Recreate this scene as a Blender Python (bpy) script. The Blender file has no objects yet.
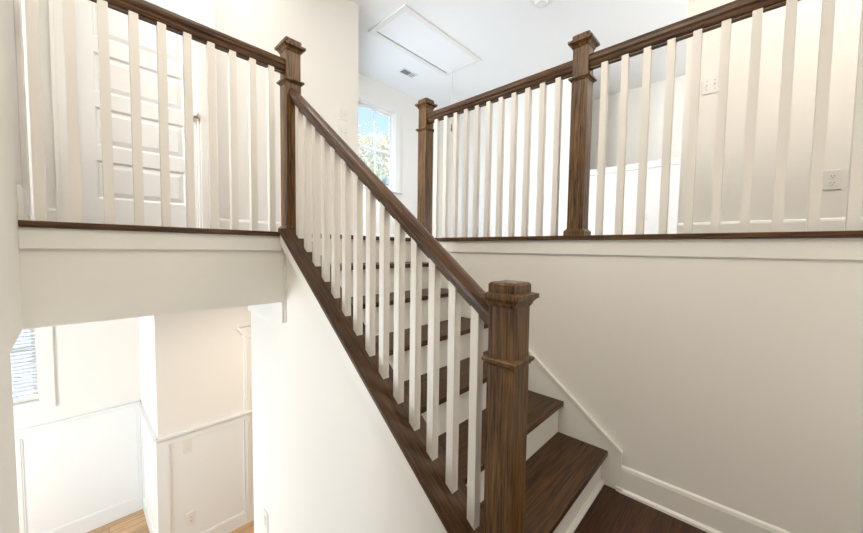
import bpy, bmesh, math, random
from mathutils import Vector, Matrix
random.seed(7)
C = bpy.context.scene
COL = C.collection

# ------------------------------------------------------------------ measures
H = 0.19; RUN = 0.2423; W = 1.033; Z = 7*H; CEIL = Z+2.44; F = -1.9
SL = 0.784                      # slope of the flight
XS = -0.05                      # outer face of the stair wall
YL = 1.444                      # nosing of the left balcony
LOW = 0.924                     # underside of the upper floor structure

# ------------------------------------------------------------------ materials
def nodes(name):
    m = bpy.data.materials.new(name); m.use_nodes = True
    nt = m.node_tree; b = nt.nodes['Principled BSDF']
    return m, nt, b
def paint(name, col, rough=0.6, bump=0.02, scale=180):
    m, nt, b = nodes(name)
    b.inputs['Base Color'].default_value = (*col, 1); b.inputs['Roughness'].default_value = rough
    tc = nt.nodes.new('ShaderNodeTexCoord'); n = nt.nodes.new('ShaderNodeTexNoise'); n.inputs['Scale'].default_value = scale
    n.inputs['Detail'].default_value = 2
    nt.links.new(tc.outputs['Object'], n.inputs['Vector'])
    bp = nt.nodes.new('ShaderNodeBump'); bp.inputs['Strength'].default_value = bump; bp.inputs['Distance'].default_value = 0.002
    nt.links.new(n.outputs['Fac'], bp.inputs['Height']); nt.links.new(bp.outputs['Normal'], b.inputs['Normal'])
    return m
def wood(name, axis, c0, c1, rough=0.4, coat=0.1, rot=(0, 0, 0), planks=None, scale=1.0):
    m, nt, b = nodes(name)
    L = nt.links.new
    tc = nt.nodes.new('ShaderNodeTexCoord')
    mr = nt.nodes.new('ShaderNodeMapping'); mr.inputs['Rotation'].default_value = rot
    L(tc.outputs['Object'], mr.inputs['Vector'])
    src = mr.outputs['Vector']
    def mapped(along, across):
        mp = nt.nodes.new('ShaderNodeMapping')
        s = [across]*3; s['xyz'.index(axis)] = along
        mp.inputs['Scale'].default_value = s
        L(src, mp.inputs['Vector']); return mp.outputs['Vector']
    n1 = nt.nodes.new('ShaderNodeTexNoise'); n1.inputs['Scale'].default_value = 1; n1.inputs['Detail'].default_value = 8; n1.inputs['Roughness'].default_value = 0.65
    L(mapped(6*scale, 150*scale), n1.inputs['Vector'])
    n2 = nt.nodes.new('ShaderNodeTexNoise'); n2.inputs['Scale'].default_value = 1; n2.inputs['Detail'].default_value = 3; n2.inputs['Distortion'].default_value = 1.2
    L(mapped(3*scale, 30*scale), n2.inputs['Vector'])
    mx = nt.nodes.new('ShaderNodeMath'); mx.operation = 'MULTIPLY_ADD'; mx.inputs[1].default_value = 0.70
    L(n1.outputs['Fac'], mx.inputs[0])
    m2 = nt.nodes.new('ShaderNodeMath'); m2.operation = 'MULTIPLY'; m2.inputs[1].default_value = 0.30
    L(n2.outputs['Fac'], m2.inputs[0]); L(m2.outputs[0], mx.inputs[2])
    fac = mx.outputs[0]
    cr = nt.nodes.new('ShaderNodeValToRGB'); cr.color_ramp.elements[0].position = 0.40; cr.color_ramp.elements[1].position = 0.60
    cr.color_ramp.elements[0].color = (*c0, 1); cr.color_ramp.elements[1].color = (*c1, 1)
    L(fac, cr.inputs['Fac']); colr = cr.outputs['Color']
    if planks:
        bk = nt.nodes.new('ShaderNodeTexBrick'); bk.inputs['Scale'].default_value = 1
        bk.inputs['Brick Width'].default_value = planks[0]; bk.inputs['Row Height'].default_value = planks[1]
        bk.inputs['Mortar Size'].default_value = 0.0015; bk.inputs['Color1'].default_value = (.8, .8, .8, 1); bk.inputs['Color2'].default_value = (1.15, 1.15, 1.15, 1)
        bk.inputs['Mortar'].default_value = (.35, .35, .35, 1)
        mp = nt.nodes.new('ShaderNodeMapping')
        if axis == 'y': mp.inputs['Rotation'].default_value = (0, 0, math.pi/2)
        L(tc.outputs['Object'], mp.inputs['Vector']); L(mp.outputs['Vector'], bk.inputs['Vector'])
        mm = nt.nodes.new('ShaderNodeMix'); mm.data_type = 'RGBA'; mm.blend_type = 'MULTIPLY'; mm.inputs['Factor'].default_value = 1
        L(colr, mm.inputs['A']); L(bk.outputs['Color'], mm.inputs['B']); colr = mm.outputs['Result']
    L(colr, b.inputs['Base Color'])
    b.inputs['Roughness'].default_value = rough; b.inputs['Specular IOR Level'].default_value = .32; b.inputs['Coat Weight'].default_value = coat; b.inputs['Coat Roughness'].default_value = 0.18
    bp = nt.nodes.new('ShaderNodeBump'); bp.inputs['Strength'].default_value = 0.25; bp.inputs['Distance'].default_value = 0.0015
    L(n1.outputs['Fac'], bp.inputs['Height']); L(bp.outputs['Normal'], b.inputs['Normal'])
    return m
def plain(name, col, rough=0.4, metal=0.0):
    m, nt, b = nodes(name)
    b.inputs['Base Color'].default_value = (*col, 1); b.inputs['Roughness'].default_value = rough; b.inputs['Metallic'].default_value = metal
    return m
D0 = (0.024, 0.011, 0.0035); D1 = (0.190, 0.096, 0.030)
M = {}
M['wall'] = paint('warm_white_wall_paint', (0.82, 0.795, 0.745))
M['trim'] = paint('white_trim_paint', (0.82, 0.80, 0.755), 0.35, 0.01, 60)
M['wains'] = paint('cool_white_panel_paint', (0.83, 0.84, 0.83), 0.35, 0.01, 60)
M['ceil'] = paint('ceiling_paint', (0.88, 0.88, 0.86), 0.8)
M['door'] = paint('door_paint', (0.86, 0.86, 0.84), 0.38, 0.01, 60)
M['bal'] = paint('baluster_paint', (0.79, 0.76, 0.71), 0.38, 0.01, 60)
M['post'] = wood('stained_oak_upright', 'z', D0, D1)
M['tread'] = wood('stained_oak_tread', 'x', (0.014, 0.006, 0.0015), (0.092, 0.041, 0.009), rough=0.42)
M['railx'] = wood('stained_oak_rail_across', 'x', (.024,.010,.004), (.13,.062,.022), 0.4, .08)
M['raily'] = wood('stained_oak_rail_along', 'y', (.024,.010,.004), (.13,.062,.022), 0.4, .08)
ang = math.atan(SL)
M['rails'] = wood('stained_oak_rail_sloped', 'y', (.024,.010,.004), (.13,.062,.022), 0.38, .15, rot=(-ang, 0, 0))
M['cap'] = wood('stained_oak_curb_sloped', 'y', (0.018, 0.008, 0.0025), (0.100, 0.048, 0.015), 0.42, .05, rot=(-ang, 0, 0))
M['floor'] = wood('dark_oak_floor', 'x', (0.018, 0.006, 0.002), (0.085, 0.030, 0.011), 0.36, .1, planks=(1.2, 0.127))
M['oak'] = wood('light_oak_floor', 'x', (0.42, 0.24, 0.12), (0.66, 0.44, 0.25), 0.35, .3, planks=(1.4, 0.13), scale=.6)
M['plate'] = plain('ivory_plastic', (0.80, 0.78, 0.74), 0.3)
M['slot'] = plain('dark_slot', (0.05, 0.045, 0.04), 0.6)
M['chrome'] = plain('satin_nickel', (0.62, 0.60, 0.56), 0.28, 1)
M['grille'] = plain('grey_duct', (0.22, 0.24, 0.26), 0.6)
M['cord'] = plain('white_cord', (0.62, 0.58, 0.50), 0.7)
M['gap'] = plain('shadow_gap', (0.10, 0.11, 0.12), 0.8)
M['blind'] = plain('white_blind', (0.90, 0.91, 0.92), 0.5)
M['blind'].node_tree.nodes['Principled BSDF'].inputs['Transmission Weight'].default_value = .7; M['blind'].node_tree.nodes['Principled BSDF'].inputs['Roughness'].default_value = .9
m, nt, b = nodes('window_glass')
b.inputs['Transmission Weight'].default_value = 1; b.inputs['Roughness'].default_value = 0; b.inputs['IOR'].default_value = 1.02
b.inputs['Base Color'].default_value = (.98, .99, 1, 1); M['glass'] = m
def leafmat(name, c0, c1):
    m, nt, b = nodes(name)
    o = nt.nodes.new('ShaderNodeTexCoord'); n = nt.nodes.new('ShaderNodeTexNoise'); n.inputs['Scale'].default_value = 3.0
    nt.links.new(o.outputs['Object'], n.inputs['Vector'])
    cr = nt.nodes.new('ShaderNodeValToRGB'); cr.color_ramp.elements[0].position = .4; cr.color_ramp.elements[1].position = .6
    cr.color_ramp.elements[0].color = (*c0, 1); cr.color_ramp.elements[1].color = (*c1, 1)
    nt.links.new(n.outputs['Fac'], cr.inputs['Fac']); nt.links.new(cr.outputs['Color'], b.inputs['Base Color'])
    b.inputs['Roughness'].default_value = .8
    return m
M['leafA'] = leafmat('pale_yellow_leaves', (0.66, 0.60, 0.38), (0.78, 0.76, 0.64))
M['leafB'] = leafmat('pale_green_leaves', (0.48, 0.56, 0.52), (0.72, 0.76, 0.74))
M['bark'] = paint('tree_bark', (0.22, 0.18, 0.15), .9, .6, 30)
M['lawn'] = paint('pale_ground', (0.72, 0.72, 0.70), .9, .4, 8)

# ------------------------------------------------------------------ mesh helpers
def new(): return bmesh.new()
def box(bm, a, b, bev=0.0, seg=2):
    a = Vector(a); b = Vector(b)
    c = (a+b)/2; s = b-a
    t = bmesh.new()
    bmesh.ops.create_cube(t, size=1, matrix=Matrix.Translation(c) @ Matrix.Diagonal((abs(s.x), abs(s.y), abs(s.z), 1)))
    if bev: bmesh.ops.bevel(t, geom=t.edges[:], offset=bev, segments=seg, affect='EDGES', profile=0.6)
    me = bpy.data.meshes.new('t'); t.to_mesh(me); t.free(); bm.from_mesh(me); bpy.data.meshes.remove(me)
def poly_x(bm, pts, x0, x1, bev=0.0):          # polygon in the y-z plane pushed from x0 to x1
    t = bmesh.new()
    A = [t.verts.new((x0, y, z)) for y, z in pts]; B = [t.verts.new((x1, y, z)) for y, z in pts]
    n = len(pts)
    t.faces.new(A); t.faces.new(B[::-1])
    for i in range(n): t.faces.new((A[i], B[i], B[(i+1) % n], A[(i+1) % n]))
    bmesh.ops.recalc_face_normals(t, faces=t.faces[:])
    if bev: bmesh.ops.bevel(t, geom=t.edges[:], offset=bev, segments=2, affect='EDGES')
    me = bpy.data.meshes.new('t'); t.to_mesh(me); t.free(); bm.from_mesh(me); bpy.data.meshes.remove(me)
def sweep(bm, prof, A, B, side):               # closed profile (s across, v up in world z) carried from A to B
    A = Vector(A); B = Vector(B); side = Vector(side)
    up = Vector((0, 0, 1))
    ra = [bm.verts.new(A + side*s + up*v) for s, v in prof]; rb = [bm.verts.new(B + side*s + up*v) for s, v in prof]
    n = len(prof); fs = [bm.faces.new(ra), bm.faces.new(rb[::-1])]
    for i in range(n): fs.append(bm.faces.new((ra[i], rb[i], rb[(i+1) % n], ra[(i+1) % n])))
    bmesh.ops.recalc_face_normals(bm, faces=fs)
def square_lathe(bm, prof, cx=0, cy=0):        # square rings (half width, z) stacked into a moulded block
    rings = []
    for hw, z in prof:
        rings.append([bm.verts.new((cx+sx*hw, cy+sy*hw, z)) for sx, sy in ((-1, -1), (1, -1), (1, 1), (-1, 1))])
    fs = [bm.faces.new(rings[0][::-1]), bm.faces.new(rings[-1])]
    for a, b in zip(rings, rings[1:]):
        for i in range(4): fs.append(bm.faces.new((a[i], a[(i+1) % 4], b[(i+1) % 4], b[i])))
    bmesh.ops.recalc_face_normals(bm, faces=fs)
def cyl(bm, a, b, r0, r1=None, n=20):
    a = Vector(a); b = Vector(b); d = b-a; r1 = r0 if r1 is None else r1
    rot = d.to_track_quat('Z', 'Y').to_matrix().to_4x4()
    bmesh.ops.create_cone(bm, cap_ends=True, segments=n, radius1=r0, radius2=r1, depth=d.length, matrix=Matrix.Translation((a+b)/2) @ rot)
def ball(bm, c, r, n=16, sc=(1, 1, 1)):
    bmesh.ops.create_uvsphere(bm, u_segments=n, v_segments=n//2, radius=r, matrix=Matrix.Translation(c) @ Matrix.Diagonal((*sc, 1)))
def obj(name, bm, mat, parent=None, smooth=False, loc=None):
    off = Vector(loc) if loc is not None else (Vector(parent.matrix_world.translation) if parent else Vector((0, 0, 0)))
    me = bpy.data.meshes.new(name)
    bmesh.ops.translate(bm, verts=bm.verts[:], vec=-off)
    if smooth:
        for f in bm.faces: f.smooth = True
    bm.to_mesh(me); bm.free()
    me.materials.append(mat)
    o = bpy.data.objects.new(name, me); COL.objects.link(o)
    o.matrix_world = Matrix.Translation(off)
    if parent:
        o.parent = parent; o.matrix_parent_inverse = Matrix.Identity(4)
        o.location = off - Vector(parent.matrix_world.translation)
        WORLD[o.name] = off
    bpy.context.view_layer.update()
    return o
WORLD = {}
def thing(name, label, cat, loc, group=None):
    o = bpy.data.objects.new(name, None); COL.objects.link(o); o.location = loc
    o.empty_display_size = .05
    o['label'] = label; o['category'] = cat
    if group: o['group'] = group
    bpy.context.view_layer.update()
    return o
def tag(o, label, cat, group=None):
    o['label'] = label; o['category'] = cat
    if group: o['group'] = group
    return o
def struct(name, bm, mat, loc=None):
    o = obj(name, bm, mat, loc=loc); o['kind'] = 'structure'; return o
def sbox(name, a, b, mat, bev=0):
    bm = new(); box(bm, a, b, bev); return struct(name, bm, mat)
def smesh(name, boxes, mat, bev=0):
    bm = new()
    for a, b in boxes: box(bm, a, b, bev)
    return struct(name, bm, mat)

# ------------------------------------------------------------------ the shell
# right wall of the stairwell, up to the edge of the upper hall
sbox('wall_right', (W, -1.6, -.25), (W+.12, 1.60, Z-.025), M['wall'])
# hall wall on the right with the outlet
sbox('wall_hallway', (2.27, -2.0, Z), (2.40, -.085, CEIL), M['wall'])
# left wall: lower edge of the upper part runs level, below it the wall ends at y=1.08
bm = new()
poly_x(bm, [(-2.0, F), (1.08, F), (1.08, LOW), (1.47, LOW), (1.47, Z), (1.80, Z), (1.80, Z+2.06), (2.52, Z+2.06), (2.52, Z), (2.72, Z), (2.72, CEIL), (-2.0, CEIL)], -1.035-.12, -1.035)
struct('wall_left', bm, M['wall'])
# back wall of the landing hall (door opening cut)
smesh('wall_back', [((-1.155, 2.6, Z), (-.86, 2.72, CEIL)), ((-.205, 2.6, Z), (1.23, 2.72, CEIL)), ((-.86, 2.6, Z+2.03), (-.205, 2.72, CEIL))], M['wall'])
sbox('wall_passage', (1.11, 2.72, Z), (1.23, 3.73, CEIL), M['wall'])
# window wall with the opening
WX0, WX1, WZ0, WZ1 = 1.98, 2.70, 2.17, 3.40
smesh('wall_window', [((1.11, 3.73, Z), (WX0, 3.87, CEIL)), ((WX1, 3.73, Z), (4.30, 3.87, CEIL)), ((WX0, 3.73, Z), (WX1, 3.87, WZ0)), ((WX0, 3.73, WZ1), (WX1, 3.87, CEIL))], M['wall'])
sbox('wall_far', (4.15, 1.33, Z), (4.29, 3.73, CEIL), M['wall'])
sbox('wall_half', (4.15, -2.0, Z), (4.29, 1.33, Z+.975), M['trim'])
sbox('trim_1', (4.125, -2.0, Z+.975), (4.315, 1.33, Z+1.055), M['trim'], .006)
sbox('wall_alcove', (5.15, -2.0, F), (5.27, 3.87, CEIL), M['wall'])
sbox('wall_outer', (4.29, 3.73, F), (5.15, 3.87, CEIL), M['wall'])
# wall behind the camera, left outer wall
smesh('wall_behind', [((-3.4, -2.12, F), (5.27, -2.0, CEIL))], M['wall'])
smesh('wall_outer_left', [((-3.4, -2.0, F), (-3.28, 4.80, CEIL+.1))], M['wall'])
sbox('wall_north', (-3.28, 3.73, Z), (1.11, 3.87, CEIL), M['wall'])
sbox('ceiling', (-3.4, -2.12, CEIL), (5.27, 3.87, CEIL+.1), M['ceil'])
sbox('ceiling_lower', (-3.28, 3.87, LOW+.05), (5.15, 4.80, LOW+.2), M['ceil'])
# upper floor structure
smesh('floor_upper', [((W+.12, -2.0, Z-.25), (4.15, 1.60, Z-.001)), ((.06, 1.60, LOW), (4.15, 3.73, Z-.001)), ((-1.035, 1.60, LOW), (.06, 3.73, Z-.001)), ((-3.28, -2.0, LOW), (-1.16, 3.73, Z-.001))], M['floor'])
# apron of the left balcony and the header behind the top riser
sbox('wall_balcony', (-1.035, 1.468, LOW), (XS, 1.60, Z-.025), M['wall'])
sbox('trim_2', (-1.035, 1.456, Z-.105), (XS-.002, 1.468, Z-.025), M['trim'], .002)
sbox('trim_3', (W-.012, -1.6, Z-.105), (W, 1.45, Z-.025), M['trim'], .002)
# stair wall under the flight
bm = new()
poly_x(bm, [(-.03, -.25), (-.03, .22-.024-.03*SL), (1.448, .22-.024+1.448*SL), (1.468, Z-.03), (1.60, Z-.03), (1.60, LOW), (2.03, LOW), (2.03, F), (-.03, F)], XS, .055)
struct('wall_stair', bm, M['wall'])
sbox('trim_4', (XS-.008, 1.456, .805), (XS, 1.466, Z-.03), M['trim'], .002)      # corner board at the foot of the newel
bm = new(); box(bm, (XS-.02, 1.47, .80), (XS, 2.03, LOW)); struct('trim_5', bm, M['trim'])
bm = new(); poly_x(bm, [(.0, .22-.085), (.0, .22-.024), (1.44, .22-.024+1.44*SL), (1.44, .22-.085+1.44*SL)], XS-.041, XS); struct('trim_6', bm, M['trim'])
# landing
sbox('floor', (XS-.02, -2.0, -.03), (W, -.0+.03, 0.0), M['floor'])
smesh('floor_landing', [((-1.035, -2.0, -.03), (XS-.02, -.12, 0.0)), ((-1.035, -2.0, -.25), (W, -.15, -.03))], M['floor'])
# baseboards
def baseboard_x(name, x, y0, y1, z, s, h=.135):    # on a wall of constant x, s = side it sticks out to
    bm = new()
    sweep(bm, [(0, 0), (.014, 0), (.014, h-.02), (.010, h-.006), (.004, h), (0, h)], (x, y0, z), (x, y1, z), (s, 0, 0))
    sweep(bm, [(.014, 0), (.028, 0), (.026, .012), (.018, .020), (.014, .020)], (x, y0, z), (x, y1, z), (s, 0, 0))
    return struct(name, bm, M['trim'])
def baseboard_y(name, y, x0, x1, z, s, h=.135):
    bm = new()
    sweep(bm, [(0, 0), (.014, 0), (.014, h-.02), (.010, h-.006), (.004, h), (0, h)], (x0, y, z), (x1, y, z), (0, s, 0))
    sweep(bm, [(.014, 0), (.028, 0), (.026, .012), (.018, .020), (.014, .020)], (x0, y, z), (x1, y, z), (0, s, 0))
    return struct(name, bm, M['trim'])
baseboard_x('baseboard_right', W, -2.0, -.062, 0, -1)
baseboard_x('baseboard_hallway', 2.27, -2.0, -.085, Z, -1)
baseboard_y('baseboard_back', 2.6, -.09, 1.23, Z, -1)
baseboard_y('baseboard_back_left', 2.6, -1.035, -.955, Z, -1)
baseboard_x('baseboard_left', -1.035, 1.50, 1.71, Z, 1)
baseboard_y('baseboard_window', 3.73, 1.23, 4.15, Z, -1)
baseboard_x('baseboard_far', 4.15, -2.0, 3.73, Z, -1)

# ------------------------------------------------------------------ upper doors
# five panel door in the back wall
bm = new()
for a, b in (((-.955, 2.582, Z), (-.862, 2.60, Z+2.12)), ((-.203, 2.582, Z), (-.09, 2.60, Z+2.12)), ((-.862, 2.582, Z+2.032), (-.203, 2.60, Z+2.12))):
    box(bm, a, b, .003)
for a, b in (((-.955, 2.574, Z), (-.935, 2.582, Z+2.12)), ((-.11, 2.574, Z), (-.09, 2.582, Z+2.12)), ((-.935, 2.574, Z+2.10), (-.11, 2.582, Z+2.12))):
    box(bm, a, b, .002)
for a, b in (((-.862, 2.60, Z), (-.85, 2.72, Z+2.03)), ((-.215, 2.60, Z), (-.203, 2.72, Z+2.03))): box(bm, a, b)
struct('trim_7', bm, M['trim'])
dx0, dx1 = -.848, -.217
rows = [(1.548, 1.795), (1.893, 2.14), (2.238, 2.485), (2.583, 2.83), (2.928, 3.19)]
px0 = dx0+.075; px1 = dx1-.075
bm = new()
yb = 2.635
box(bm, (dx0, yb, Z+.012), (px0, yb+.035, Z+2.02)); box(bm, (px1, yb, Z+.012), (dx1, yb+.035, Z+2.02))
zz = [Z+.012]
for a, b in rows: zz += [a, b]
zz.append(Z+2.02)
for i in range(0, len(zz), 2): box(bm, (px0, yb, zz[i]), (px1, yb+.035, zz[i+1]))
door = struct('door_1', bm, M['door'])
for a, b in rows:
    bm = new()
    o0 = [(px0, a), (px1, a), (px1, b), (px0, b)]
    def ring(d, y): return [bm.verts.new((x, y, z)) for x, z in ((px0+d, a+d), (px1-d, a+d), (px1-d, b-d), (px0+d, b-d))]
    rs = [ring(0, yb+.001), ring(.012, yb+.012), ring(.018, yb+.012), ring(.045, yb+.003)]
    for p_, q_ in zip(rs, rs[1:]):
        for i in range(4): bm.faces.new((p_[i], p_[(i+1) % 4], q_[(i+1) % 4], q_[i]))
    bm.faces.new(rs[-1])
    bk = ring(0, yb+.034); bm.faces.new(bk[::-1])
    for i in range(4): bm.faces.new((rs[0][i], bk[i], bk[(i+1) % 4], rs[0][(i+1) % 4]))
    bmesh.ops.recalc_face_normals(bm, faces=bm.faces[:])
    obj('door_panel', bm, M['door'], door)
bm = new(); cyl(bm, (-.232, yb, 2.22), (-.232, yb-.008, 2.22), .031); cyl(bm, (-.232, yb-.008, 2.22), (-.232, yb-.04, 2.22), .011)
kb = obj('door_knob', bm, M['chrome'], door, True)
bm = new(); ball(bm, (-.232, yb-.052, 2.22), .027, 20, (1, .8, 1)); obj('knob_ball', bm, M['chrome'], kb, True)
# cased opening in the left wall of the hall
bm = new()
for y0, y1 in ((1.71, 1.80), (2.52, 2.585)): box(bm, (-1.035, y0, Z), (-1.018, y1, Z+2.15), .003)
box(bm, (-1.035, 1.71, Z+2.06), (-1.018, 2.585, Z+2.15), .003)
for y0, y1 in ((1.80, 1.815), (2.505, 2.52)): box(bm, (-1.155, y0, Z), (-1.03, y1, Z+2.06))
struct('trim_8', bm, M['trim'])

# ------------------------------------------------------------------ upper window
bm = new()
box(bm, (WX0-.105, 3.712, WZ0-.02), (WX0+.005, 3.73, WZ1+.0), .002); box(bm, (WX1-.005, 3.712, WZ0-.02), (WX1+.105, 3.73, WZ1), .002)
box(bm, (WX0-.115, 3.708, WZ1-.005), (WX1+.115, 3.73, WZ1+.075), .002)
win = struct('window_1', bm, M['trim'])
bm = new()
for a, b in (((WX0, 3.74, WZ0), (WX0+.02, 3.85, WZ1)), ((WX1-.02, 3.74, WZ0), (WX1, 3.85, WZ1)), ((WX0+.02, 3.74, WZ0), (WX1-.02, 3.85, WZ0+.02)), ((WX0+.02, 3.74, WZ1-.02), (WX1-.02, 3.85, WZ1))): box(bm, a, b)
obj('window_frame', bm, M['trim'], win)
MZ = 2.755
def sash(y, z0, z1, low):
    bm = new(); a = WX0+.02; b = WX1-.02; w = .032; wb = .05 if low else .03
    box(bm, (a, y, z0), (a+w, y+.035, z1), .003); box(bm, (b-w, y, z0), (b, y+.035, z1), .003)
    box(bm, (a+w, y, z0), (b-w, y+.035, z0+wb), .003); box(bm, (a+w, y, z1-.034), (b-w, y+.035, z1), .003)
    s = obj('sash', bm, M['trim'], win)
    bm = new(); box(bm, (a+w, y+.016, z0+wb), (b-w, y+.020, z1-.034)); obj('pane', bm, M['glass'], s)
    bm = new(); box(bm, ((a+b)/2-.008, y+.008, z0+wb), ((a+b)/2+.008, y+.015, z1-.034)); obj('muntin', bm, M['trim'], s)
sash(3.755, WZ0+.02, MZ+.017, True); sash(3.795, MZ-.017, WZ1-.02, False)
bm = new(); box(bm, (WX0-.13, 3.66, WZ0-.035), (WX1+.13, 3.74, WZ0-.012), .004); obj('window_stool', bm, M['trim'], win)
bm = new(); box(bm, (WX0-.10, 3.714, WZ0-.115), (WX1+.10, 3.73, WZ0-.035), .002); obj('window_apron', bm, M['trim'], win)

# ------------------------------------------------------------------ lower room
A_Y = 4.66; B_Y = 3.55; RX = -.385; LX0, LX1, LZ0, LZ1 = -2.0, -1.165, -.33, .72
smesh('wall_dining', [((-3.28, A_Y, F), (LX0, A_Y+.14, LOW+.05)), ((LX1, A_Y, F), (RX, A_Y+.14, LOW+.05)), ((LX0, A_Y, F), (LX1, A_Y+.14, LZ0)), ((LX0, A_Y, LZ1), (LX1, A_Y+.14, LOW+.05))], M['wall'])
smesh('wall_dining_return', [((RX, B_Y, F), (RX+.12, A_Y+.14, LOW))], M['wall'])
smesh('wall_foyer', [((RX+.12, B_Y, F), (1.6, B_Y+.12, LOW))], M['wall'])
sbox('wall_foyer_side', (1.6, -1.9, F), (1.72, B_Y+.12, LOW-.15), M['wall'])
sbox('wall_dining_near', (-3.28, .96, F), (-1.155, 1.08, LOW), M['wall'])
sbox('floor_lower', (-3.4, -2.12, F-.05), (5.27, 4.80, F), M['oak'])
def panel_y(name, y, x0, x1, zt, zb, stile0, stile1):      # wainscot frame, flat panel and chair rail
    bm = new()
    box(bm, (x0, y-.014, zt-.09), (x1, y, zt-.02)); box(bm, (x0, y-.014, F), (x1, y, zb))
    box(bm, (x0, y-.014, zb), (stile0, y, zt-.09)); box(bm, (stile1, y-.014, zb), (x1, y, zt-.09))
    for a, b in (((stile0, y-.010, zb), (stile0+.014, y, zt-.09)), ((stile1-.014, y-.010, zb), (stile1, y, zt-.09)), ((stile0, y-.010, zb), (stile1, y, zb+.014)), ((stile0, y-.010, zt-.104), (stile1, y, zt-.09))):
        box(bm, a, b, .003)
    box(bm, (stile0, y-.003, zb), (stile1, y, zt-.09))
    sweep(bm, [(0, -.045), (.014, -.045), (.022, -.03), (.030, -.022), (.045, -.018), (.045, 0), (0, 0)], (x0, y, zt), (x1, y, zt), (0, -1, 0))
    return struct(name, bm, M['wains'])
panel_y('trim_9', A_Y, -3.28, RX-.016, -.585, -1.735, -1.30, -.43)
panel_y('trim_10', B_Y, RX-.016, .48, -.60, -1.765, -.305, .375)
bm = new()
box(bm, (RX-.003, B_Y, -1.74), (RX, A_Y, -.69)); box(bm, (RX-.014, B_Y, F), (RX, A_Y, -1.74)); box(bm, (RX-.014, B_Y, -.69), (RX, A_Y, -.62))
for y0, y1 in ((B_Y, B_Y+.09), (A_Y-.09, A_Y)): box(bm, (RX-.014, y0, -1.74), (RX, y1, -.69))
box(bm, (RX-.040, B_Y-.03, -.62), (RX, A_Y, -.60), .003)
struct('trim_11', bm, M['wains'])
# fluted cased opening beside it
bm = new()
box(bm, (.375, B_Y-.022, F), (.49, B_Y, .235), .002)
for x in (.395, .42, .445): box(bm, (x, B_Y-.028, -1.7), (x+.012, B_Y-.02, .225), .002)
for i, (e, z0, z1) in enumerate(((.012, .235, .255), (.0, .255, .29), (.02, .29, .31), (.035, .31, .335), (.05, .335, .36))):
    box(bm, (.375-e, B_Y-.024-e, z0), (1.3, B_Y, z1), .002)
struct('trim_12', bm, M['trim'])
# small-room window with blinds
bm = new()
box(bm, (LX1, A_Y-.018, LZ0-.02), (LX1+.11, A_Y, LZ1+.1), .003); box(bm, (LX0-.11, A_Y-.018, LZ0-.02), (LX0, A_Y, LZ1+.1), .003)
box(bm, (LX0, A_Y-.018, LZ1), (LX1, A_Y, LZ1+.1), .003)
w2 = struct('window_2', bm, M['trim'])
bm = new(); box(bm, (LX0, A_Y-.022, LZ0-.02), (LX1, A_Y+.02, LZ0), .003); box(bm, (LX0-.11, A_Y-.018, LZ0-.10), (LX1+.11, A_Y, LZ0-.02), .003); obj('window_sill', bm, M['trim'], w2)
bm = new()
for a, b in (((LX0, A_Y+.05, LZ0), (LX0+.04, A_Y+.09, LZ1)), ((LX1-.04, A_Y+.05, LZ0), (LX1, A_Y+.09, LZ1)), ((LX0+.04, A_Y+.05, LZ0), (LX1-.04, A_Y+.09, LZ0+.05)), ((LX0+.04, A_Y+.05, LZ1-.04), (LX1-.04, A_Y+.09, LZ1)), ((LX0+.04, A_Y+.05, .17), (LX1-.04, A_Y+.09, .21))): box(bm, a, b)
obj('sash', bm, M['trim'], w2)
bm = new(); box(bm, (LX0+.04, A_Y+.068, LZ0+.05), (LX1-.04, A_Y+.072, LZ1-.04)); obj('pane', bm, M['glass'], w2)
bl = thing('window_blind', 'white slatted blind drawn down in the small lower window at far left', 'window blind', (-1.58, A_Y+.03, LZ1-.01))
bm = new(); box(bm, (LX0+.01, A_Y+.012, LZ1-.045), (LX1-.01, A_Y+.046, LZ1-.006), .003); obj('headrail', bm, M['blind'], bl)
k = 0; z = LZ1-.07
slat0 = None
while z > LZ0+.10:
    if slat0 is None:
        bm = new(); sweep(bm, [(-.018, -.0095), (-.0175, -.011), (.018, .0085), (.0175, .010)], (LX0+.012, A_Y+.028, z), (LX1-.012, A_Y+.028, z), (0, 1, 0))
        slat0 = obj('slat', bm, M['blind'], bl, loc=None); zs = z
    else:
        c = slat0.copy(); COL.objects.link(c); c.parent = bl; c.location = slat0.location + Vector((0, 0, z-zs))
    z -= .036
bm = new(); box(bm, (LX0+.012, A_Y+.012, LZ0+.055), (LX1-.012, A_Y+.046, LZ0+.075), .003); obj('bottom_rail', bm, M['blind'], bl)

# ------------------------------------------------------------------ the staircase
st = thing('staircase', 'straight flight of dark stained oak treads with white risers between curb and right wall', 'staircase', (.5, 0, 0))
X0 = .0615; X1 = W-.0155
for k in range(1, 7):
    bm = new(); box(bm, (X0, (k-1)*RUN, k*H-.027), (X1, k*RUN+.029, k*H), .004)
    # round the front edge a little more
    obj('tread', bm, M['tread'], st)
for k in range(1, 8):
    bm = new(); box(bm, (X0, (k-1)*RUN+.030, (k-1)*H+(.0 if k > 1 else .0)), (X1, (k-1)*RUN+.048, k*H-.0275))
    obj('riser', bm, M['trim'], st)
bm = new(); sweep(bm, [(0, 0), (.018, 0), (.016, .012), (.010, .019), (0, .019)], (X0, .030, 0), (X1, .030, 0), (0, -1, 0)); obj('shoe_molding', bm, M['trim'], st)
bm = new(); box(bm, (X0, 6*RUN, Z-.027), (W-.035, 1.60, Z), .004); obj('landing_nosing', bm, M['tread'], st)
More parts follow.
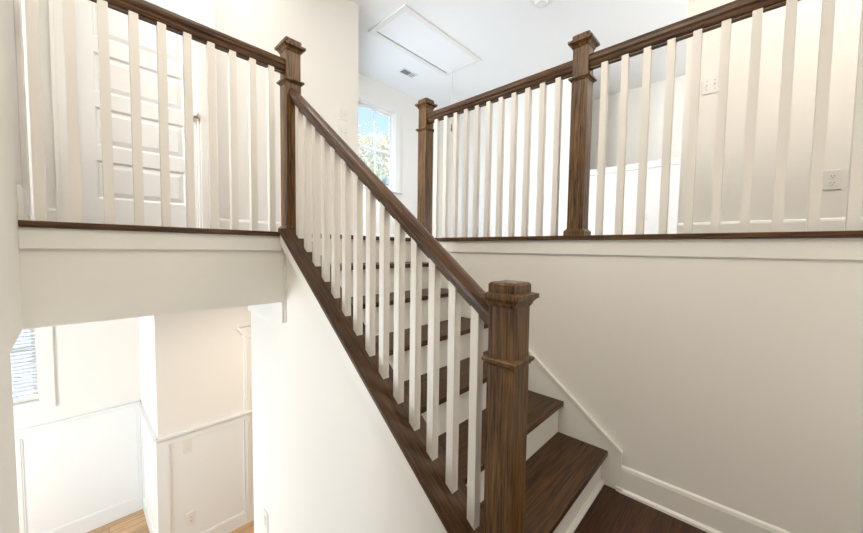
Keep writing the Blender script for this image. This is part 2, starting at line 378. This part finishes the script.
# skirt board on the wall with a bead along its top
sk = .258
yt = (Z-.106-sk)/SL
bm = new(); poly_x(bm, [(-.06, 0), (-.06, sk-.06*SL), (yt, Z-.106), (1.45, Z-.106), (1.45, 1.06), (.1, 0)], W-.015, W-.0005)
s = obj('skirt_board', bm, M['trim'], st)
bm = new(); poly_x(bm, [(-.068, sk-.012-.068*SL), (-.068, sk+.008-.068*SL), (yt-.02, Z-.106+.0-.0077), (yt-.02, Z-.106-.028)], W-.024, W-.001, .002)
obj('skirt_bead', bm, M['trim'], s)
bm = new(); box(bm, (W-.026, -.078, 0), (W-.0155, -.045, .022), .002); box(bm, (W-.020, -.066, .0), (W-.0155, -.052, sk-.07), .001); obj('skirt_foot', bm, M['trim'], s)
# curb cap carrying the balusters
bm = new(); c0 = .22
poly_x(bm, [(.065, c0+.065*SL), (1.443, c0+1.443*SL), (1.443, c0-.024+1.443*SL), (.065, c0-.024+.065*SL)], -.097, .0605, .003)
curb_bm = bm

# ------------------------------------------------------------------ newel posts
def newel(parent, cx, cy, z0, zt, base, hw=.043):
    bm = new()
    square_lathe(bm, [(hw, z0), (hw, zt-.235)], cx, cy); k = hw-.0015; box(bm, (cx-k, cy-k, zt-.235), (cx+k, cy+k, zt-.06))
    p = obj('newel_post', bm, M['post'], parent, loc=(cx, cy, z0))
    bm = new(); square_lathe(bm, [(hw+.0005, zt-.252), (hw+.004, zt-.248), (hw+.006, zt-.243), (.057, zt-.240), (.058, zt-.231), (.054, zt-.228), (hw-.001, zt-.225)], cx, cy)
    obj('collar', bm, M['post'], p)
    bm = new(); square_lathe(bm, [(hw-.001, zt-.074), (hw+.003, zt-.068), (hw+.006, zt-.060), (.060, zt-.050), (.064, zt-.048), (.064, zt-.035), (.046, zt-.031), (.046, zt-.008), (.042, zt-.002), (.036, zt)], cx, cy)
    obj('post_cap', bm, M['post'], p)
    if base:
        bm = new(); square_lathe(bm, [(.0565, z0), (.0565, z0+.024), (.052, z0+.030), (.0425, z0+.040)], cx, cy); obj('post_base', bm, M['post'], p)
    return p
# ------------------------------------------------------------------ handrails
RP = [(-.018, 0), (-.022, .010), (-.024, .020), (-.031, .030), (-.032, .046), (-.027, .060), (-.016, .068), (0, .071), (.016, .068), (.027, .060), (.032, .046), (.031, .030), (.024, .020), (.022, .010), (.018, 0)]
def rail(parent, A, B, side, mat, fil, spots=None):
    bm = new(); sweep(bm, RP, A, B, side); r = obj('handrail', bm, mat, parent)
    return r
def fillets(parent, rr, segs, side, mat):
    bm = new(); sweep(bm, [(-.012, -.010), (.012, -.010), (.012, .002), (-.012, .002)], segs[0][0], segs[-1][1], side)
    obj('fillet', bm, mat, rr)
BW = .0160
def baluster_y(parent, spots, z0, z1, slope):      # square baluster, ends cut to the slope along y
    first = None
    for (x, y, dz) in spots:
        if first is None:
            bm = new()
            poly_x(bm, [(y-BW, z0-BW*slope), (y+BW, z0+BW*slope), (y+BW, z1+BW*slope), (y-BW, z1-BW*slope)], x-BW, x+BW, .0012)
            first = obj('baluster', bm, M['bal'], parent, loc=(x, y, z0)); f0 = (x, y, dz)
        else:
            c = first.copy(); COL.objects.link(c); c.parent = parent
            c.location = first.location + Vector((x-f0[0], y-f0[1], dz-f0[2]))
# sloped railing
sr = thing('stair_railing', 'sloped dark oak handrail on white square balusters with the large newel post in front', 'railing', (0, .022, 0))
newel(sr, 0, .020, 0, 1.150, False, .0455)
obj('curb_cap', curb_bm, M['cap'], sr)
hs = .946
r1 = rail(sr, (0, .063, hs+.063*SL), (0, 1.449, hs+1.449*SL), (1, 0, 0), M['rails'], True)
ys = [.137+.096*i for i in range(14)]
ysx = [.063]+ys+[1.449]
segs = []
for a, b in zip(ysx, ysx[1:]):
    a2 = a+(BW if a != .063 else 0); b2 = b-(BW if b != 1.449 else 0)
    if b2-a2 > .01: segs.append(((0, a2, hs+a2*SL), (0, b2, hs+b2*SL)))
fillets(sr, r1, segs, (1, 0, 0), M['rails'])
baluster_y(sr, [(0, y, (y-ys[0])*SL) for y in ys], c0+ys[0]*SL, hs+ys[0]*SL, SL)
# left balcony railing
lr = thing('balcony_railing', 'level railing of white balusters over the left opening with newel at the stair top', 'railing', (0, 1.494, Z))
newel(lr, 0, 1.492, Z-.0, 2.430, True)
rz = 2.247
r2 = rail(lr, (-1.035, 1.494, rz), (-.0415, 1.494, rz), (0, 1, 0), M['railx'], True)
xs = [-.1129-.0962*i for i in range(10)]
e = [-.0415]+xs+[-1.035]
segs = [((a-(BW if a != -.0415 else 0), 1.494, rz), (b+(BW if b != -1.035 else 0), 1.494, rz)) for a, b in zip(e, e[1:])]
fillets(lr, r2, segs, (0, 1, 0), M['railx'])
baluster_y(lr, [(x, 1.494, 0) for x in xs], Z, rz, 0)
bm = new(); box(bm, (-1.033, YL, Z-.025), (.0545, 1.60, Z), .003); obj('nosing', bm, M['railx'], lr)
# right hall railing
rr = thing('hall_railing', 'long level railing of white balusters above the right wall with two oak newels', 'railing', (1.075, .222, Z))
newel(rr, 1.075, .222, Z, 2.430, True)
newel(rr, 1.075, 1.440, Z, 2.430, False)
r3 = rail(rr, (1.075, -1.99, rz), (1.075, .182, rz), (1, 0, 0), M['raily'], True)
r4 = rail(rr, (1.075, .262, rz), (1.075, 1.400, rz), (1, 0, 0), M['raily'], True)
yb1 = [.106-.0975*i for i in range(21)]; yb2 = [.3557+.096*i for i in range(11)]
def lev(e, x):
    out = []
    for i, (a, b) in enumerate(zip(e, e[1:])):
        a2 = a+(BW if i else 0); b2 = b-(BW if i < len(e)-2 else 0)
        if b2-a2 > .008: out.append(((x, a2, rz), (x, b2, rz)))
    return out
fillets(rr, r3, lev([-1.99]+yb1[::-1]+[.182], 1.075), (1, 0, 0), M['raily'])
fillets(rr, r4, lev([.262]+yb2+[1.400], 1.075), (1, 0, 0), M['raily'])
baluster_y(rr, [(1.075, y, 0) for y in yb1+yb2], Z, rz, 0)
bm = new(); box(bm, (1.003, -1.99, Z-.025), (1.152, 1.595, Z), .003); obj('nosing', bm, M['raily'], rr)

# lower flight leading down beside the stair wall
ls = thing('lower_staircase', 'lower flight of oak treads going down from the landing under the balcony', 'staircase', (-.55, 0, F))
for k in range(1, 10):
    y = -.12+(k-1)*RUN
    bm = new(); box(bm, (-1.03, y-.0+.001, -k*H-.027), (XS-.02, y+RUN+.028, -k*H), .004); obj('tread', bm, M['tread'], ls)
for k in range(1, 11):
    y = -.12+(k-1)*RUN
    bm = new(); box(bm, (-1.03, y-.018+.0, -k*H+.0005), (XS-.02, y, -(k-1)*H-.0275 if k > 1 else -.031)); obj('riser', bm, M['trim'], ls)

# ------------------------------------------------------------------ plates
def plate(kind, c, normal, label, cat, size=(.072, .116), gang=1):
    # local frame: u across, v up, n out of the wall
    n = Vector(normal); v = Vector((0, 0, 1)); u = v.cross(n)
    c = Vector(c)
    name = {'outlet': 'wall_outlet', 'switch': 'light_switch'}[kind]
    t = thing(name, label, cat, c)
    def lb(bm, u0, u1, v0, v1, n0, n1, bev=0):
        A = c+u*u0+v*v0+n*n0; B = c+u*u1+v*v1+n*n1
        box(bm, [min(A[i], B[i]) for i in range(3)], [max(A[i], B[i]) for i in range(3)], bev)
    bm = new(); lb(bm, -size[0]/2, size[0]/2, -size[1]/2, size[1]/2, 0, .006, .0025); obj('cover_plate', bm, M['plate'], t)
    if kind == 'outlet':
        for s in (-1, 1):
            bm = new(); lb(bm, -.017, .017, s*.0205-.0145, s*.0205+.0145, .006, .0085, .002); r = obj('receptacle', bm, M['plate'], t)
            bm = new()
            for du in (-.0065, .0065): lb(bm, du-.0012, du+.0012, s*.0205-.002, s*.0205+.007, .0085, .0088)
            lb(bm, -.0022, .0022, s*.0205-.0095, s*.0205-.0055, .0085, .0088)
            obj('slots', bm, M['slot'], r)
        bm = new(); lb(bm, -.002, .002, -.002, .002, .006, .007); obj('screw', bm, M['chrome'], t)
    else:
        for g in range(gang):
            uo = (g-(gang-1)/2)*.046
            bm = new(); lb(bm, uo-.006, uo+.006, -.013, .013, .006, .008, .001); r = obj('switch_slot', bm, M['plate'], t)
            bm = new(); lb(bm, uo-.004, uo+.004, .001, .011, .008, .017, .001); obj('toggle', bm, M['plate'], r)
            for dv in (-.03, .03):
                bm = new(); lb(bm, uo-.002, uo+.002, dv-.002, dv+.002, .006, .007); obj('screw', bm, M['slot'], t)
plate('outlet', (2.27, -.842, 1.695), (-1, 0, 0), 'ivory duplex outlet low on the hall wall at far right behind the balusters', 'outlet', (.074, .118))
plate('switch', (2.27, -.240, 2.442), (-1, 0, 0), 'ivory two gang switch plate high on the right hall wall', 'light switch', (.094, .116), 2)
plate('outlet', (4.15, .489, 1.69), (-1, 0, 0), 'small outlet on the white half wall beyond the right railing', 'outlet')
plate('switch', (1.045, 2.6, 2.608), (0, -1, 0), 'upper white two gang switch plate beside the corner above the sloped handrail', 'light switch', (.125, .116), 2)
plate('switch', (1.045, 2.6, 2.428), (0, -1, 0), 'lower white two gang switch plate just under the other one by the corner', 'light switch', (.125, .116), 2)
plate('switch', (-.152, B_Y, -.771+.0), (0, -1, 0), 'white switch plate under the chair rail of the lower panelled wall', 'light switch', (.075, .14), 1)
plate('outlet', (-.137, B_Y, -1.541), (0, -1, 0), 'white outlet near the bottom of the lower panelled wall', 'outlet', (.078, .14))
plate('outlet', (XS, 1.80, -.60), (-1, 0, 0), 'white outlet on the bright stair wall at its lower left end', 'outlet', (.075, .13))

# ------------------------------------------------------------------ ceiling things
hx0, hx1, hy0, hy1 = 1.535, 2.91, 2.215, 2.85
hatch = thing('attic_hatch', 'white pull down attic hatch with flat trim in the ceiling', 'attic hatch', (2.2, 2.53, CEIL))
bm = new(); t_ = .062
for a, b in (((hx0, hy0), (hx1, hy0+t_)), ((hx0, hy1-t_), (hx1, hy1)), ((hx0, hy0+t_), (hx0+t_, hy1-t_)), ((hx1-t_, hy0+t_), (hx1, hy1-t_))): box(bm, (a[0], a[1], CEIL-.018), (b[0], b[1], CEIL), .003)
obj('hatch_frame', bm, M['trim'], hatch)
bm = new(); box(bm, (hx0+t_+.004, hy0+t_+.004, CEIL-.012), (hx1-t_-.004, hy1-t_-.016, CEIL-.002), .002); obj('hatch_panel', bm, M['door'], hatch)
bm = new(); box(bm, (hx0+t_, hy1-t_-.016, CEIL-.004), (hx1-t_, hy1-t_, CEIL-.001)); obj('gap', bm, M['gap'], hatch)
cd_x, cd_y = 2.745, 2.585
bm = new(); cyl(bm, (cd_x, cd_y, CEIL-.012), (cd_x, cd_y, 2.965), .0045, n=8)
pc = obj('pull_cord', bm, M['cord'], hatch)
bm = new(); cyl(bm, (cd_x, cd_y, 2.965), (cd_x, cd_y, 2.875), .005, .010, n=14); obj('cord_handle', bm, M['post'], pc)
vent = thing('ceiling_vent', 'small white rectangular air vent with grey louvres in the ceiling by the window wall', 'vent', (2.49, 3.22, CEIL))
bm = new()
vx0, vx1, vy0, vy1 = 2.36, 2.64, 3.135, 3.285
for a, b in (((vx0, vy0), (vx1, vy0+.022)), ((vx0, vy1-.022), (vx1, vy1)), ((vx0, vy0+.022), (vx0+.022, vy1-.022)), ((vx1-.022, vy0+.022), (vx1, vy1-.022))): box(bm, (a[0], a[1], CEIL-.008), (b[0], b[1], CEIL), .002)
obj('vent_frame', bm, M['trim'], vent)
bm = new(); box(bm, (vx0+.022, vy0+.022, CEIL-.002), (vx1-.022, vy1-.022, CEIL-.0005)); obj('duct', bm, M['grille'], vent)
for i in range(7):
    x = vx0+.04+i*.033
    bm = new(); poly_x(bm, [(vy0+.022, CEIL-.007), (vy1-.022, CEIL-.007), (vy1-.022, CEIL-.005), (vy0+.022, CEIL-.005)], x-.006, x+.008)
    obj('louvre', bm, M['trim'] if i > 3 else M['grille'], vent)
sd = thing('smoke_detector', 'round white smoke detector on the ceiling at the top edge of the photo', 'smoke detector', (2.44, 1.16, CEIL))
bm = new(); cyl(bm, (2.44, 1.16, CEIL), (2.44, 1.16, CEIL-.012), .072, n=40); cyl(bm, (2.44, 1.16, CEIL-.012), (2.44, 1.16, CEIL-.034), .066, .056, n=40); obj('housing', bm, M['trim'], sd)
bm = new()
for i in range(16):
    a = i*math.pi/8
    ball(bm, (2.44+.044*math.cos(a), 1.16+.044*math.sin(a), CEIL-.0335), .003, 8)
obj('sensor_holes', bm, M['grille'], sd)

# ------------------------------------------------------------------ outside
g = sbox('ground', (-30, 4.9, F-.4), (40, 45, F-.3), M['lawn'])
def tree(x, y, h, r, mat, label, n=6500):
    gz = F-.3
    t = thing('tree', label, 'tree', (x, y, gz))
    bm = new(); cyl(bm, (x, y, gz), (x, y, gz+h*.6), .16, .07, 12)
    for i in range(6):
        a = i*1.05; cyl(bm, (x, y, gz+h*(.35+.04*i)), (x+math.cos(a)*r*.6, y+math.sin(a)*r*.6, gz+h*(.65+.03*i)), .06, .02, 8)
    obj('trunk', bm, M['bark'], t)
    bm = new()
    blobs = [(Vector((x, y, gz+h-r)), r)]+[(Vector((x+random.uniform(-1, 1)*r*.8, y+random.uniform(-1, 1)*r*.8, gz+h-r*random.uniform(.7, 2.0))), r*random.uniform(.35, .6)) for _ in range(9)]
    for i in range(n):
        c, rr_ = random.choice(blobs)
        d = Vector((random.gauss(0, 1), random.gauss(0, 1), random.gauss(0, 1))).normalized()*rr_*random.uniform(.75, 1.05)
        p = c+d; s = random.uniform(.05, .11)
        q = Matrix.Rotation(random.uniform(0, 6.28), 3, Vector((random.random(), random.random(), random.random()+.01)).normalized())
        vs = [bm.verts.new(p+q @ Vector(v)*s) for v in ((-1, 0, 0), (0, -.6, .1), (1, 0, 0), (0, .6, .1))]
        bm.faces.new(vs)
    obj('crown', bm, mat, t)
tree(10.6, 14.6, 10.1, 2.0, M['leafA'], 'tall pale yellow tree with its crown against the sky in the upper window')
tree(7.0, 10.2, 7.0, 1.45, M['leafB'], 'lower pale green tree in front behind the lower sash of the upper window')
tree(15.2, 18.0, 10.2, 2.2, M['leafB'], 'farthest pale tree at the right behind the other trees')
# ------------------------------------------------------------------ light
wd = bpy.data.worlds.new('sky'); C.world = wd; wd.use_nodes = True
nt = wd.node_tree; bg = nt.nodes['Background']
tc = nt.nodes.new('ShaderNodeTexCoord'); sp = nt.nodes.new('ShaderNodeSeparateXYZ'); nt.links.new(tc.outputs['Generated'], sp.inputs[0])
cr = nt.nodes.new('ShaderNodeValToRGB'); cr.color_ramp.elements[0].position = .0; cr.color_ramp.elements[0].color = (.60, .67, .72, 1); ee = cr.color_ramp.elements.new(.22); ee.color = (.24, .32, .43, 1)
cr.color_ramp.elements[-1].position = .6; cr.color_ramp.elements[-1].color = (.16, .25, .40, 1)
nt.links.new(sp.outputs['Z'], cr.inputs['Fac'])
nz = nt.nodes.new('ShaderNodeTexNoise'); nz.inputs['Scale'].default_value = 4; nz.inputs['Detail'].default_value = 5
nt.links.new(tc.outputs['Generated'], nz.inputs['Vector'])
c2 = nt.nodes.new('ShaderNodeValToRGB'); c2.color_ramp.elements[0].position = .62; c2.color_ramp.elements[1].position = .85
nt.links.new(nz.outputs['Fac'], c2.inputs['Fac'])
mx = nt.nodes.new('ShaderNodeMix'); mx.data_type = 'RGBA'; nt.links.new(c2.outputs['Color'], mx.inputs['Factor'])
nt.links.new(cr.outputs['Color'], mx.inputs['A']); mx.inputs['B'].default_value = (.6, .62, .65, 1)
nt.links.new(mx.outputs['Result'], bg.inputs['Color']); bg.inputs['Strength'].default_value = 1.6
def area(name, loc, target, sx, sy, power, col):
    l = bpy.data.lights.new(name, 'AREA'); l.shape = 'RECTANGLE'; l.size = sx; l.size_y = sy; l.energy = power; l.color = col
    o = bpy.data.objects.new(name, l); COL.objects.link(o); o.location = loc
    o.rotation_euler = (Vector(target)-Vector(loc)).to_track_quat('-Z', 'Y').to_euler()
    return o
LK = 1.0
area('stairwell_left_fill', (-1.0, .25, 2.95), (1.0, .55, 1.3), 1.3, 1.0, 21, (1.0, .915, .80))  # added fill from the left; no window stands in this wall
area('stairwell_top_fill', (-.3, 1.25, CEIL-.06), (-.3, 1.25, 0), .5, .5, 4, (1.0, .94, .86))  # added fill from above for the stairwell, no known fixture
area('alcove_fill', (4.75, -.6, CEIL-.05), (4.75, -.6, 0), .4, .4, 7, (1.0, .93, .82))  # added warm fill out of view, brightens the alcove wall
area('landing_fill', (.5, -1.65, 1.15), (.4, 1.0, .8), .8, 1.3, 3*LK, (1.0, .95, .87))  # added fill behind the camera; the wall there has no window
area('loft_ceiling_fill', (3.4, -1.9, 2.1), (3.9, 1.5, 3.5), 1.4, 1.6, 44*LK, (.92, .95, 1.0))  # added fill out of view, tilted up to brighten the loft ceiling
area('hall_wall_fill', (1.36, -1.0, CEIL-.05), (1.5, -.9, 0), .6, .8, 16*LK, (1.0, .92, .80))  # added warm fill out of view for the hall wall
area('loft_fill', (1.27, 3.22, 2.2), (4.15, 1.6, 1.5), .8, 1.3, 40*LK, (.68, .83, 1.0))  # added bluish fill hidden in the passage, lights the far wall
area('left_hall_fill', (-.2, 2.1, CEIL-.05), (-.2, 2.1, 0), .6, .5, 3.5*LK, (.95, .97, 1.0))  # added overhead fill for the left hall, out of view
area('left_room_fill', (-2.9, 2.4, 2.6), (0, 2.2, 2.3), 1.2, 1.6, 105*LK, (.95, .98, 1.0))  # added panel standing in for an unseen window of the side room
area('dining_fill', (-3.2, 2.9, -.3), (0, 2.8, -.6), 1.8, 1.8, 62*LK, (.86, .94, 1.0))  # added panel at the blank left side, brightens panelling and stair wall
area('foyer_lamp', (.5, 2.3, LOW-.06), (.5, 2.3, F), .5, .5, 15*LK, (1.0, .88, .74))
s = bpy.data.lights.new('sun', 'SUN'); s.energy = 4.2; s.angle = .02; s.color = (1, .96, .88)
so = bpy.data.objects.new('sun', s); COL.objects.link(so); so.rotation_euler = Vector((-.35, .62, -.7)).to_track_quat('-Z', 'Y').to_euler()

# ------------------------------------------------------------------ camera
cam = bpy.data.cameras.new('camera'); co = bpy.data.objects.new('camera', cam); COL.objects.link(co)
R_ = Vector((0.68566192, -0.72779405, 0.01354817)); U_ = Vector((0.02815574, 0.04511485, 0.99858495)); Fw = Vector((0.72737541, 0.68431022, -0.05142512))
co.matrix_world = Matrix(((R_.x, U_.x, -Fw.x, -0.9035786), (R_.y, U_.y, -Fw.y, -0.5047497), (R_.z, U_.z, -Fw.z, 1.2442544), (0, 0, 0, 1)))
cam.sensor_fit = 'HORIZONTAL'; cam.sensor_width = 36; cam.lens = 36*339.3/863; cam.clip_start = .02; cam.clip_end = 200
C.camera = co
C.view_settings.view_transform = 'Standard'; C.view_settings.look = 'None'; C.view_settings.gamma = 1; C.view_settings.exposure = 0.97
C.view_settings.use_curve_mapping = False
